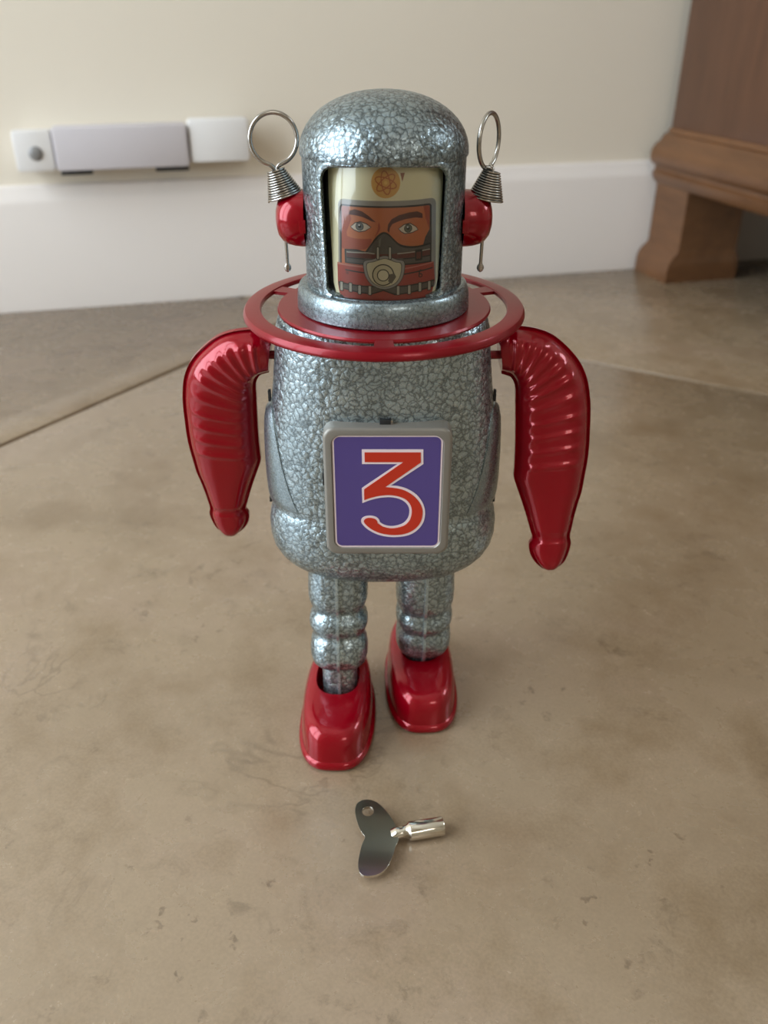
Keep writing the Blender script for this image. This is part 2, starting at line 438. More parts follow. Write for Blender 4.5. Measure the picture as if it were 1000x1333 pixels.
box('shadow_foot', (-0.149, 0.004, 0.1292), (-0.121, 0.020, 0.1328), M['black'], un, 0.0006, Ub)  # black feet below the cover; their black also paints in the dark shadows there
box('shadow_foot', (-0.064, 0.004, 0.1292), (-0.033, 0.020, 0.1328), M['black'], un, 0.0006, Ub)

# ------------------------------------------------------------------ the tin robot
rob = empty('toy_robot', (0, 0, 0))
tag(rob, 'hammered silver tin astronaut robot with red arms, boots and number 3 chest plate', 'toy robot')
HY = 0.0                                            # head axis
# --- torso
YT = -0.004
TP = [(0.1692, .0335, .0215), (0.1678, .0350, .0228), (.164, .0360, .0234), (.156, .0366, .0236), (.146, .0378, .0236), (.1348, .0392, .0233), (.124, .0405, .0229), (.112, .0413, .0223),
      (.1035, .0414, .0218), (.1010, .0412, .0215), (.0997, .0407, .0209), (.0983, .0409, .0211), (.0955, .0418, .0220), (.0915, .0424, .0226), (.086, .0423, .0226), (.0815, .0413, .0218),
      (.0775, .0393, .0202), (.0742, .0365, .0184), (.0715, .0333, .0160), (.0700, .030, .014), (.0692, .024, .010)]
def torso_at(z):
    for (za, a0, b0), (zb, a1, b1) in zip(TP, TP[1:]):
        if za >= z >= zb:
            t = (za - z) / (za - zb); return a0 + (a1 - a0) * t, b0 + (b1 - b0) * t
    return TP[-1][1:]
zs = [t for t in TP]
v, f = loft([ell(a, b, 96, (-0.0005, YT), z, 2.25) for z, a, b in TP])
tor = obj('torso', v, f, M['hammer'], rob, 50)
# side cover plates with tab slots
def torso_pt(ang, z, off=0.0):
    a, b = torso_at(z); ct, st = math.cos(ang), math.sin(ang); e = 2 / 2.25
    return Vector((-0.0005 + (a + off) * math.copysign(abs(ct) ** e, ct), YT + (b + off) * math.copysign(abs(st) ** e, st), z))
for sx in (-1, 1):
    base = 0 if sx > 0 else PI
    rings = []
    zz = [0.1005, 0.1015, 0.104, 0.110, 0.118, 0.126, 0.132, 0.1355, 0.1375]
    hw = [0.80, 0.79, 0.76, 0.68, 0.58, 0.48, 0.38, 0.30, 0.22]
    of = [0.0001, 0.0004, 0.0007, 0.0010, 0.0014, 0.0018, 0.0021, 0.0018, 0.0003]
    for z, h, o in zip(zz, hw, of):
        up = [torso_pt(base + h * (k / 8 - 1), z, 0.0002 + o * (1 - 0.85 * (abs(k / 8 - 1)) ** 2)) for k in range(17)]
        dn = [torso_pt(base + h * (1 - k / 8), z, -0.0008) for k in range(17)]
        rings.append(up + dn)
    v, f = loft(rings); sp = obj('side_plate', v, f, M['side_steel'], tor, 40)
    for z0, z1 in ((0.1385, 0.1425), (0.0985, 0.1005)):
        p0 = torso_pt(base, (z0 + z1) / 2, 0.0006)
        box('tab_slot', (p0.x - 0.0006, p0.y - 0.003, z0), (p0.x + 0.0003, p0.y - 0.001, z1), M['black'], tor, 0.0002)
# --- chest plate with number
PX0, PX1, PZ0, PZ1, PY = -0.0200, 0.0223, 0.0912, 0.1397, -0.0318
def slab(out, ys, scale=None):
    rings = []
    cx = sum(p[0] for p in out) / len(out); cz = sum(p[1] for p in out) / len(out)
    for i, (y, ins) in enumerate(ys):
        rings.append([(cx + (x - cx) * (1 - ins / 0.021), y, cz + (z - cz) * (1 - ins / 0.024)) for x, z in out])
    return loft(rings)
out = rrect(PX0, PX1, PZ0, PZ1, 0.0038)
v, f = slab(out, [(YT - 0.012, 0.0), (PY + 0.0010, 0.0), (PY + 0.0003, 0.0003), (PY, 0.0010), (PY, 0.0026), (PY + 0.0006, 0.0029), (PY + 0.0007, 0.0031)])
plate = obj('chest_plate', v, f, M['plate_grey'], rob, 50)
# art coordinates: photo crop units on the plate
def P3(u, w):
    t = (w - 120) / 800.0
    l, r = 97 + 13 * t, 905 - 38 * t
    return (PX0 + (PX1 - PX0) * (u - l) / (r - l), PZ1 - (PZ1 - PZ0) * (t * 1.045 - 0.045 * t * t))
def flat(poly, y0, y1):
    return loft([[(x, y0, z) for x, z in poly], [(x, y1, z) for x, z in poly]])
ip = rrect(PX0 + 0.0031, PX1 - 0.0031, PZ0 + 0.0029, PZ1 - 0.0029, 0.0022)
v, f = flat(ip, PY + 0.0010, PY + 0.00045); wb = obj('white_border', v, f, M['white_print'], plate, 20)
ip2 = rrect(PX0 + 0.0037, PX1 - 0.0037, PZ0 + 0.0036, PZ1 - 0.0033, 0.0019)
v, f = flat(ip2, PY + 0.0008, PY + 0.00035); obj('violet_panel', v, f, M['violet'], plate, 20)
N3o = [(340,242),(720,242),(720,328),(515,460),(560,462),(620,480),(675,515),(712,565),(728,620),(722,680),(700,725),(660,765),(610,788),(545,797),(480,793),(420,775),(370,745),(340,715),(328,690),(335,668),(360,655),(395,653),(425,662),(442,680),(445,695),(470,712),(510,722),(550,718),(590,702),(618,672),(630,630),(625,592),(600,560),(560,540),(510,532),(450,536),(390,550),(338,570),(336,475),(560,328),(340,328)]
N3i = [(357,259),(704,259),(704,318),(482,468),(545,474),(605,490),(660,525),(698,572),(713,622),(706,676),(685,718),(648,752),(600,774),(545,782),(485,778),(428,762),(382,735),(355,708),(345,690),(352,675),(370,667),(395,667),(418,675),(428,688),(431,702),(463,725),(510,736),(555,732),(602,714),(633,678),(645,630),(639,585),(611,548),(565,527),(510,518),(448,522),(385,537),(350,550),(350,482),(596,316),(357,316)]
def smooth_run(pts, a, b, sub=3):
    return pts[:a] + [tuple(p)[:2] for p in crom([(x, y, 0) for x, y in pts[a:b]], sub)] + pts[b:]
N3o = smooth_run(N3o, 24, 38); N3o = smooth_run(N3o, 3, 24)
N3i = smooth_run(N3i, 25, 38); N3i = smooth_run(N3i, 3, 25)
v, f = flat([P3(*p) for p in N3o], PY + 0.00045, PY + 0.00022); obj('number_outline', v, f, M['white_print'], plate, 0)
v, f = flat([P3(*p) for p in N3i], PY + 0.00040, PY + 0.00010); obj('number', v, f, M['number_red'], plate, 0)
box('tab_slot', (-0.0014, -0.0290, PZ1 - 0.0005), (0.0022, -0.0268, PZ1 + 0.0014), M['black'], plate, 0.0001)
box('tab', (0.0022, -0.0291, PZ1 - 0.0005), (0.0029, -0.0268, PZ1 + 0.0015), M['steel'], plate, 0.0001)
box('tab_slot', (PX0 - 0.0007, -0.0285, 0.1170), (PX0 + 0.0001, -0.0240, 0.1215), M['black'], plate, 0.0001)

# --- collar: flat red disc, open slots, rolled outer edge
ZK = 0.1700
def annulus(r0, r1, a0, a1, z0, z1, n):
    rings = []
    for k in range(n + 1):
        a = a0 + (a1 - a0) * k / n; c_, s_ = math.cos(a), math.sin(a)
        rings.append([(r0 * c_, HY + r0 * s_, z0), (r1 * c_, HY + r1 * s_, z0), (r1 * c_, HY + r1 * s_, z1), (r0 * c_, HY + r0 * s_, z1)])
    return rings
prof_o = [(0.0409, ZK - 0.0006), (0.0409, ZK + 0.0004), (0.0413, ZK + 0.0008), (0.0450, ZK + 0.0008), (0.0462, ZK + 0.0005), (0.0468, ZK - 0.0004), (0.0469, ZK - 0.0014), (0.0464, ZK - 0.0021), (0.0458, ZK - 0.0018), (0.0455, ZK - 0.0006)]
def lathe(prof, n=96, c=(0, 0)):
    rings = [[(c[0] + r * math.cos(2 * PI * k / n), c[1] + r * math.sin(2 * PI * k / n), z) for k in range(n)] for r, z in prof]
    return rings
r_ = lathe(prof_o + [prof_o[0]], 128, (0, HY)); v, f = loft(r_, False, False)
col = obj('collar', v, f, M['red_flat'], rob, 40)
v, f = loft(lathe([(0.020, ZK - 0.0006), (0.0354, ZK - 0.0006), (0.0356, ZK), (0.0352, ZK + 0.0006), (0.020, ZK + 0.0006)], 96, (0, HY)))
obj('inner_disc', v, f, M['red_flat'], col, 40)
for a in (-90, 24, 156, 90):
    A = math.radians(a); hw = 0.075
    v, f = loft(annulus(0.0345, 0.0416, A - hw, A + hw, ZK - 0.0006, ZK + 0.0005, 6))
    obj('spoke', v, f, M['red_flat'], col, 30)
for o_ in [col] + list(col.children):                    # the collar sits a touch higher at the back
    for q_ in o_.data.vertices: q_.co.z += 0.0004 + q_.co.y * 0.022
# --- neck band
v, f = loft(lathe([(0.0245, 0.1706), (0.0280, 0.1706), (0.0285, 0.1711), (0.0284, 0.1750), (0.0281, 0.1768), (0.0276, 0.1782), (0.0268, 0.1788), (0.0245, 0.1788)], 96, (-0.0003, HY)))
obj('neck_band', v, f, M['neck'], rob, 40)
# --- helmet body with the face opening cut through
RH = 0.0254
ZS = 0.2178
op = rrect(-0.0194, 0.0194, 0.1790, 0.2172, (0.0018, 0.0018, 0.0042, 0.0042), 6)
op = [((x - 0.0) * (1.0 - 0.06 * (0.2172 - z) / 0.038), z) for x, z in op]
def build_helmet():
    nseg, nz = 128, 30
    v, f = loft(lathe([(RH, 0.1772)] + [(RH, 0.1772 + (ZS - 0.1772) * k / 8) for k in range(1, 9)] + [(RH - 0.0011, ZS)] + [(RH - 0.0011, ZS - (ZS - 0.1772) * k / 8) for k in range(1, 9)] + [(RH, 0.1772)], nseg, (0, HY)), False, False)
    o = obj('helmet', v, f, M['hammer_helmet'], rob, 40)
    o.data.materials.append(M['inside'])
    cv, cf = loft([[(x, -0.06, z) for x, z in op], [(x, HY - 0.004, z) for x, z in op]])
    c = obj('cutter', cv, cf, M['inside'], None, 0)
    md = o.modifiers.new('cut', 'BOOLEAN'); md.operation = 'DIFFERENCE'; md.object = c; md.solver = 'EXACT'
    bpy.context.view_layer.update()
    dg = bpy.context.evaluated_depsgraph_get()
    me = bpy.data.meshes.new_from_object(o.evaluated_get(dg))
    o.modifiers.clear(); o.data = me
    bpy.data.objects.remove(c)
    me.polygons.foreach_set('use_smooth', [True] * len(me.polygons)); me.set_sharp_from_angle(angle=math.radians(35))
    return o
# weld the doubled closing ring so the boolean sees a closed shell
def weld(o):
    bm = bmesh.new(); bm.from_mesh(o.data); bmesh.ops.remove_doubles(bm, verts=bm.verts, dist=1e-6)
    bmesh.ops.recalc_face_normals(bm, faces=bm.faces); bm.to_mesh(o.data); bm.free()
_obj0 = obj
def obj(*a, **k):
    o = _obj0(*a, **k)
    if o.name.startswith(('helmet', 'collar')): weld(o)
    return o
hel = build_helmet()
# rolled lip round the opening
def lip_ring(grow, rad, dz=0.0):
    cx, cz = 0.0, 0.198
    out = []
    for x, z in op:
        X = cx + (x - cx) * (1 + grow / 0.0185); Z = cz + (z - cz) * (1 + grow / 0.019)
        X = max(-rad * 0.98, min(rad * 0.98, X))
        out.append((X, HY - math.sqrt(max(rad * rad - X * X, 1e-8)), Z))
    return out
rings = [lip_ring(0.0009, RH - 0.0002), lip_ring(0.0007, RH + 0.0005), lip_ring(0.0001, RH + 0.0007), lip_ring(-0.0005, RH + 0.0004), lip_ring(-0.0009, RH - 0.0006), lip_ring(-0.0011, RH - 0.0026), lip_ring(-0.0002, RH - 0.0030), lip_ring(0.0004, RH - 0.0010)]
v, f = loft(rings, False, False); obj('opening_rim', v, f, M['hammer_fine'], hel, 45)
# dome
dp = [(RH + 0.0004, ZS - 0.0003)]
for k in range(0, 15):
    t = k / 14 * PI / 2
    dp.append(((RH + 0.0006) * math.cos(t) ** (2 / 2.1), ZS + 0.0003 + 0.0173 * math.sin(t) ** (2 / 2.1)))
dp[-1] = (0.0004, dp[-1][1])
v, f = loft(lathe([(RH - 0.002, ZS - 0.0003)] + dp, 96, (0, HY)), False, True); obj('dome', v, f, M['hammer_helmet'], hel, 50)

# --- face: printed panel set back in the opening
RF = 0.0212
FU0 = 466.0
PPM = 5.263 * 1100 / 0.2378
def FM(u, w): return ((u - FU0) / PPM * (1 + 0.055 * (w - 75) / 925), 0.2168 - (w - 75) * (0.2168 - 0.1785) / (1000 - 75))
def on_face(x, z, layer): 
    r = RF + layer * 0.00003 + (0.2168 - z) * 0.062       # leans back towards the top like the film in front of it
    return Vector((x, HY - math.sqrt(max(r * r - x * x, 1e-9)), z))
pal = {}
def ink(r, g, b):
    k = (r, g, b)
    if k not in pal: pal[k] = mat('print_%d_%d_%d' % k, srgb(r, g, b), 0.35, 0, 0.25)
    return pal[k]
def art(name, parent, items):
    """items: (polygon in crop units, ink, layer) -> one printed mesh bent round the face"""
    V, F, MI, MS = [], [], [], []
    for poly, m, layer in items:
        bm = bmesh.new()
        fc = bm.faces.new([bm.verts.new((*FM(*p), 0)) for p in poly])
        bmesh.ops.triangulate(bm, faces=[fc])
        xs = [vv.co.x for vv in bm.verts]; x = math.floor(min(xs) / 0.0008) * 0.0008 + 0.0008
        while x < max(xs):
            bmesh.ops.bisect_plane(bm, geom=bm.verts[:] + bm.edges[:] + bm.faces[:], plane_co=(x, 0, 0), plane_no=(1, 0, 0)); x += 0.0008
        bm.verts.index_update(); o = len(V)
        V += [on_face(vv.co.x, vv.co.y, layer) for vv in bm.verts]
        if m not in MS: MS.append(m)
        for q in bm.faces:
            F.append(tuple(vv.index + o for vv in q.verts)); MI.append(MS.index(m))
        bm.free()
    me = bpy.data.meshes.new(name); me.from_pydata([tuple(p) for p in V], [], F)
    for x in MS: me.materials.append(x)
    me.polygons.foreach_set('material_index', MI); me.update()
    o = bpy.data.objects.new(name, me); C.objects.link(o); o.parent = parent; return o
def circ(cx, cy, rx, ry=None, n=24, a0=0):
    ry = ry or rx; return [(cx + rx * math.cos(2 * PI * k / n + a0), cy + ry * math.sin(2 * PI * k / n + a0)) for k in range(n)]
def strip(pts, w):
    P = [Vector(p) for p in pts]; L, R = [], []
    for i, p in enumerate(P):
        t = (P[min(i + 1, len(P) - 1)] - P[max(i - 1, 0)]); t = t.normalized() if t.length else Vector((1, 0)); n = Vector((-t.y, t.x)) * w / 2
        L.append(tuple(p + n)); R.append(tuple(p - n))
    return L + R[::-1]
def ringstrips(pts, w, m, layer):
    return [(strip([pts[i], pts[(i + 1) % len(pts)]], w), m, layer) for i in range(len(pts))]
def cs(pts, sub=4): return [tuple(p)[:2] for p in crom([(x, y, 0) for x, y in pts], sub)]
# panel body
pts = [(62, 40), (892, 40), (892, 200), (872, 600), (855, 880), (835, 965), (785, 1003), (165, 1003), (122, 965), (104, 900), (86, 600), (66, 250)]
fx = [FM(*p) for p in pts]
bm = bmesh.new(); fc = bm.faces.new([bm.verts.new((x, z, 0)) for x, z in fx]); bmesh.ops.triangulate(bm, faces=[fc])
x = -0.0200
while x < 0.02:
    bmesh.ops.bisect_plane(bm, geom=bm.verts[:] + bm.edges[:] + bm.faces[:], plane_co=(x, 0, 0), plane_no=(1, 0, 0)); x += 0.0006
bm.verts.index_update()
V = [on_face(vv.co.x, vv.co.y, 0) for vv in bm.verts]; F = [tuple(vv.index for vv in q.verts) for q in bm.faces]
nV = len(V); V2 = [p + Vector((0, 0.0012, 0)) for p in V]
be = [(e.verts[0].index, e.verts[1].index) for e in bm.edges if e.is_boundary]; bm.free()
F2 = F + [tuple(i + nV for i in reversed(q)) for q in F] + [(a, b, b + nV, a + nV) for a, b in be]
face = obj('face_panel', V + V2, F2, mat('cream_face_print', srgb(232, 224, 190), 0.35, 0, 0.2), hel, 40)
face['label'] = 'printed face of a pilot in a breathing mask behind the visor'
K = ink(28, 22, 20); GREY = ink(150, 146, 140); DG = ink(84, 78, 72); SK = ink(196, 112, 66); SKR = ink(168, 78, 52); RB = ink(160, 58, 46); DR = ink(96, 40, 34)
CREAM = ink(206, 196, 166); LT = ink(178, 172, 158)
art('face_window', face, [
    (rrect(140, 838, 300, 940, 40), GREY, 1), (rrect(152, 806, 334, 930, 22), K, 2), (rrect(165, 792, 346, 920, 16), SK, 3),
    ([(165, 350), (215, 346), (235, 430), (200, 520), (215, 640), (165, 640)], SKR, 4),
    (cs([(190, 545), (250, 560), (330, 560), (380, 560), (350, 620), (280, 640), (190, 640), (185, 600), (190, 545)])[:-1], SKR, 4),
    ([(792, 350), (745, 346), (762, 430), (792, 520)], SKR, 4),
    (cs([(430, 440), (440, 480), (425, 515), (400, 545), (420, 500), (425, 460), (430, 440)])[:-1], SKR, 5),
    ([(800, 495), (760, 560), (745, 610), (800, 640)], ink(70, 60, 58), 5)])
for eb in ([(215, 400), (224, 374), (260, 361), (310, 372), (360, 402), (408, 442), (378, 436), (322, 412), (270, 402)],
           [(740, 428), (738, 396), (700, 377), (640, 381), (570, 396), (520, 421), (495, 455), (490, 498), (502, 515), (508, 480), (524, 455), (565, 438), (620, 424), (690, 418)]):
    art('eyebrow', face, [(eb, ink(84, 34, 26), 6)])
for eye, iris, ic in (([(232, 482), (262, 456), (300, 446), (342, 458), (372, 478), (332, 501), (290, 510), (254, 499)], (294, 475), ink(104, 112, 112)),
                      ([(570, 488), (608, 464), (650, 458), (690, 482), (704, 502), (662, 517), (614, 520), (590, 508)], (636, 488), ink(96, 100, 84))):
    cx = sum(p[0] for p in eye) / 8; cy = sum(p[1] for p in eye) / 8
    art('eye', face, [([(cx + (x - cx) * 1.08, cy + (y - cy) * 1.22) for x, y in eye], K, 6), (eye, ink(214, 204, 186), 7), (circ(*iris, 29), K, 8), (circ(*iris, 25), ic, 9), (circ(*iris, 11), K, 10), (circ(iris[0] - 3, iris[1] - 9, 5), ink(240, 240, 240), 11)])
nose = cs([(335, 645), (375, 588), (410, 541), (440, 516), (466, 507), (496, 517), (530, 550), (572, 588), (622, 606), (700, 614), (798, 602)], 3)
band_k = nose + [(800, 742), (610, 742), (330, 742), (188, 738), (185, 640), (270, 634)]
inn = [(350, 648), (385, 592), (418, 552), (444, 528), (466, 520), (492, 528), (524, 558), (562, 596), (612, 620), (700, 626), (795, 616)]
art('breathing_mask', face, [(band_k, K, 12), (cs(inn, 2) + [(795, 732), (200, 730), (196, 648), (272, 644)], DG, 13),
    ([(200, 658), (350, 652), (420, 660), (520, 660), (600, 650), (795, 645), (795, 690), (200, 694)], DR, 14),
    ([(200, 656), (350, 650), (400, 655), (400, 662), (350, 657), (200, 663)], LT, 15), ([(560, 655), (795, 645), (795, 651), (560, 662)], LT, 15),
    ([(200, 694), (330, 694), (330, 702), (200, 702)], K, 15), ([(600, 692), (795, 690), (795, 698), (600, 700)], K, 15),
    ([(430, 560), (448, 540), (440, 600), (425, 640)], ink(112, 106, 98), 14)])
art('lower_face', face, [([(132, 742), (822, 742), (832, 880), (812, 960), (765, 996), (190, 996), (148, 962), (136, 900)], RB, 12),
    ([(134, 742), (330, 750), (330, 760), (134, 756)], ink(190, 120, 100), 13), ([(610, 762), (820, 742), (820, 750), (610, 772)], ink(190, 110, 96), 13),
    ([(190, 782), (340, 792), (340, 802), (190, 792)], K, 13), ([(600, 802), (815, 780), (815, 790), (600, 812)], K, 13)]
    + [(q, m, l) for q, m, l in [([(138, 880), (320, 888), (400, 886), (462, 908), (520, 886), (620, 886), (828, 872), (822, 925), (640, 948), (545, 955), (462, 922), (380, 950), (300, 946), (146, 925)], K, 14),
    ([(140, 890), (320, 897), (398, 895), (462, 915), (522, 895), (622, 895), (824, 882), (820, 915), (638, 938), (548, 944), (462, 913), (382, 940), (300, 936), (146, 915)], DG, 15)]])
for tx in (163, 228, 293, 366, 566, 645, 722, 790):
    dy = 0.0 if 280 < tx < 660 else -10.0
    art('strap_tab', face, [(rrect(tx - 14, tx + 14, 884 + dy, 956 + dy, 5, 2), K, 16), (rrect(tx - 9, tx + 9, 889 + dy, 951 + dy, 4, 2), LT, 17)])
shield = cs([(430, 682), (470, 672), (512, 682), (560, 702), (606, 716), (608, 780), (590, 840), (548, 886), (470, 908), (392, 886), (345, 835), (326, 775), (326, 716), (380, 700), (430, 682)], 3)[:-1]
sc = lambda P, k, cx=466, cy=795: [(cx + (x - cx) * k, cy + (y - cy) * k) for x, y in P]
art('respirator', face, [(sc(shield, 1.03), K, 16), (shield, GREY, 17), (sc(shield, 0.87), K, 18), (sc(shield, 0.84), CREAM, 19),
    (circ(460, 806, 78, n=32), K, 20), (circ(460, 806, 70, n=32), ink(196, 186, 156), 21), (circ(460, 808, 44), K, 22), (circ(460, 808, 37), ink(214, 206, 180), 23),
    ([(505, 800), (540, 795), (552, 820), (520, 868), (495, 850)], ink(96, 88, 76), 24)])
for px_ in (423, 508):
    art('mask_post', face, [(rrect(px_ - 12, px_ + 12, 606, 698, 5, 2), K, 20), (rrect(px_ - 7, px_ + 7, 611, 693, 4, 2), LT, 21)])
art('buckle', face, [(rrect(686, 738, 640, 718, 6, 2), K, 16), (rrect(696, 728, 656, 704, 4, 2), DR, 17)]
)
art('strap_mark', face, [(circ(726, 826, 15), K, 16), (circ(726, 826, 8), RB, 18), (strip([(715, 824), (718, 800), (728, 782)], 8), K, 17)])
art('strap_mark', face, [(circ(205, 806, 12), ink(120, 44, 36), 16)])
em = [(circ(478, 180, 102, n=36), ink(214, 164, 84), 1)]
for a in (0.35, 0.35 + PI / 3, 0.35 + 2 * PI / 3):
    el = [(478 + 78 * math.cos(t) * math.cos(a) - 30 * math.sin(t) * math.sin(a), 180 + 78 * math.cos(t) * math.sin(a) + 30 * math.sin(t) * math.cos(a)) for t in [2 * PI * k / 28 for k in range(28)]]
    em += ringstrips(el, 8, ink(178, 96, 44), 2)
em += [(circ(478, 180, 12, n=12), ink(230, 190, 110), 3)]
art('atom_emblem', face, em)
art('helmet_mark', face, [([(580, 118), (612, 118), (594, 178)], ink(150, 96, 72), 1)])
# --- clear visor film in front of the face
rings = []
for k in range(25):
    z = 0.1788 + (0.2174 - 0.1788) * k / 24
    rv = 0.0246 - 0.0026 * k / 24                      # the film leans back a little towards the top
    rings.append([(rv * math.sin(a), HY - rv * math.cos(a), z) for a in [math.radians(-51 + 102 * j / 40) for j in range(41)]])
v, f = loft(rings, False, False, False); obj('visor', v, f, M['visor'], hel, 60)
# dark wall behind the face so the shell is not seen through
rings = [[((RF - 0.0016) * math.sin(a), HY - (RF - 0.0016) * math.cos(a), z) for a in [math.radians(-80 + 160 * j / 30) for j in range(31)]] for z in (0.1775, 0.2182)]
v, f = loft(rings, False, False, False); obj('face_backing', v, f, M['inside'], hel, 60)

# --- ears, coils, loops
def antenna(sx, loop_yaw, loop_c, top_c, bot_c, top_r, bot_r, ring_rx, ring_rz):
    ez = 0.1985
    prof = [(0.0078, 0.0), (0.0087, 0.0), (0.0087, 0.0016), (0.0085, 0.0034), (0.0080, 0.0054), (0.0070, 0.0072), (0.0054, 0.0085), (0.0032, 0.0092), (0.0010, 0.0094)]
    rings = [[(sx * (RH - 0.0004 + h), HY + r * math.cos(2 * PI * k / 40), ez + r * math.sin(2 * PI * k / 40)) for k in range(40)] for r, h in prof]
    v, f = loft(rings); ear = obj('ear_dome', v, f, M['red'], rob, 50)
    box('ear_bracket', (sx * RH - 0.001, HY - 0.0088, ez - 0.003), (sx * RH + 0.001, HY - 0.0070, ez + 0.001), M['red'], ear, 0.0002)
    T0, B0 = Vector(top_c), Vector(bot_c); ax = (T0 - B0); L = ax.length; ax.normalize()
    e1 = Vector((0, 1, 0)); e2 = ax.cross(e1).normalized()
    turns, per = 12, 22; path = []
    for k in range(turns * per + 1):
        t = k / (turns * per); r = bot_r + (top_r - bot_r) * t; a = 2 * PI * turns * t
        path.append(B0 + ax * (L * t) + (e2 * math.cos(a) + e1 * math.sin(a)) * r)
    v, f = tube(path, 0.00029, 6); coil = obj('antenna_coil', v, f, M['steel'], rob, 60)
    v, f = loft([[B0 + ax * (L * t) + (e2 * math.cos(2 * PI * k / 20) + e1 * math.sin(2 * PI * k / 20)) * (bot_r + (top_r - bot_r) * t - 0.0005) for k in range(20)] for t in (0.02, 0.98)])
    obj('coil_core', v, f, M['inside'], coil, 40)
    # loop with a pinched foot
    cy_, sy_ = math.cos(loop_yaw), math.sin(loop_yaw); lc = Vector(loop_c); path = []
    foot_ = T0 - ax * 0.002
    n = 44; a0 = math.radians(-90 + 17)
    tail = T0 + Vector((0, 0, 0.0006))
    path += [foot_ + Vector((0.0003 * cy_, 0, 0)), tail + Vector((0.0005 * cy_, 0.0005 * sy_, 0))]
    for k in range(n + 1):
        a = a0 + math.radians(326) * k / n
        path.append(lc + Vector((ring_rx * math.cos(a) * cy_, ring_rx * math.cos(a) * sy_, ring_rz * math.sin(a))))
    path += [tail + Vector((-0.0005 * cy_, -0.0005 * sy_, 0)), foot_ - Vector((0.0003 * cy_, 0, 0))]
    v, f = tube(crom(path, 2), 0.00070, 10); obj('antenna_loop', v, f, M['steel'], coil, 60)
    # pin hanging below the ear
    x = sx * 0.0317
    v, f = tube([(x, HY, 0.196), (x, HY, 0.190), (x + sx * -0.0001, HY, 0.1836)], 0.00058, 10)
    v2, f2 = loft([[(x + sx * -0.0001 + rx * math.cos(2 * PI * k / 14), HY + 0.0006 * math.sin(2 * PI * k / 14), z) for k in range(14)] for rx, z in ((0.0006, 0.1842), (0.0011, 0.1834), (0.0012, 0.1826), (0.0008, 0.1818), (0.0003, 0.1815))])
    v, f = merge((v, f), (v2, f2)); obj('ear_pin', v, f, M['steel'], ear, 50)
antenna(-1, math.radians(14), (-0.0337, HY, 0.2217), (-0.0337, HY, 0.2129), (-0.0311, HY, 0.2050), 0.0026, 0.0056, 0.0072, 0.0074)
antenna(1, math.radians(60), (0.0321, HY, 0.2212), (0.0334, HY, 0.2126), (0.0319, HY, 0.2042), 0.0026, 0.0057, 0.0074, 0.0077)

# --- arms: pressed tin, two shells meeting in a flange; (x, along) in millimetres from the shoulder
AO = [(-37.93,7.23),(-40.49,9.46),(-44.08,9.7),(-50.67,8.91),(-56.75,6.67),(-62.46,2.2),(-66.85,-2.78),(-69.83,-8.72),(-71.41,-15.71),(-71.99,-21.09),(-72.27,-26.59),(-72.48,-32.22),(-72.37,-37.98),(-71.86,-43.88),(-71.25,-49.92),(-70.34,-54.03),(-69.4,-59.26),(-68.68,-64.6),(-68.41,-67.32),(-68.95,-70.41),(-68.27,-74.5),(-66.97,-77.88),(-64.65,-80.16),(-62.17,-81.19)]
AI = [(-40.0,-6.67),(-41.62,-7.18),(-43.18,-7.86),(-44.31,-9.41),(-44.94,-11.32),(-45.19,-13.94),(-45.29,-16.6),(-45.47,-19.28),(-45.67,-22.91),(-45.86,-26.59),(-46.07,-31.27),(-46.2,-36.04),(-46.25,-40.91),(-46.33,-44.38),(-48.11,-49.41),(-49.87,-54.03),(-51.71,-59.26),(-53.43,-64.6),(-54.41,-67.9),(-53.41,-70.61),(-53.9,-73.94),(-55.68,-77.32),(-58.58,-80.16),(-61.13,-81.19)]
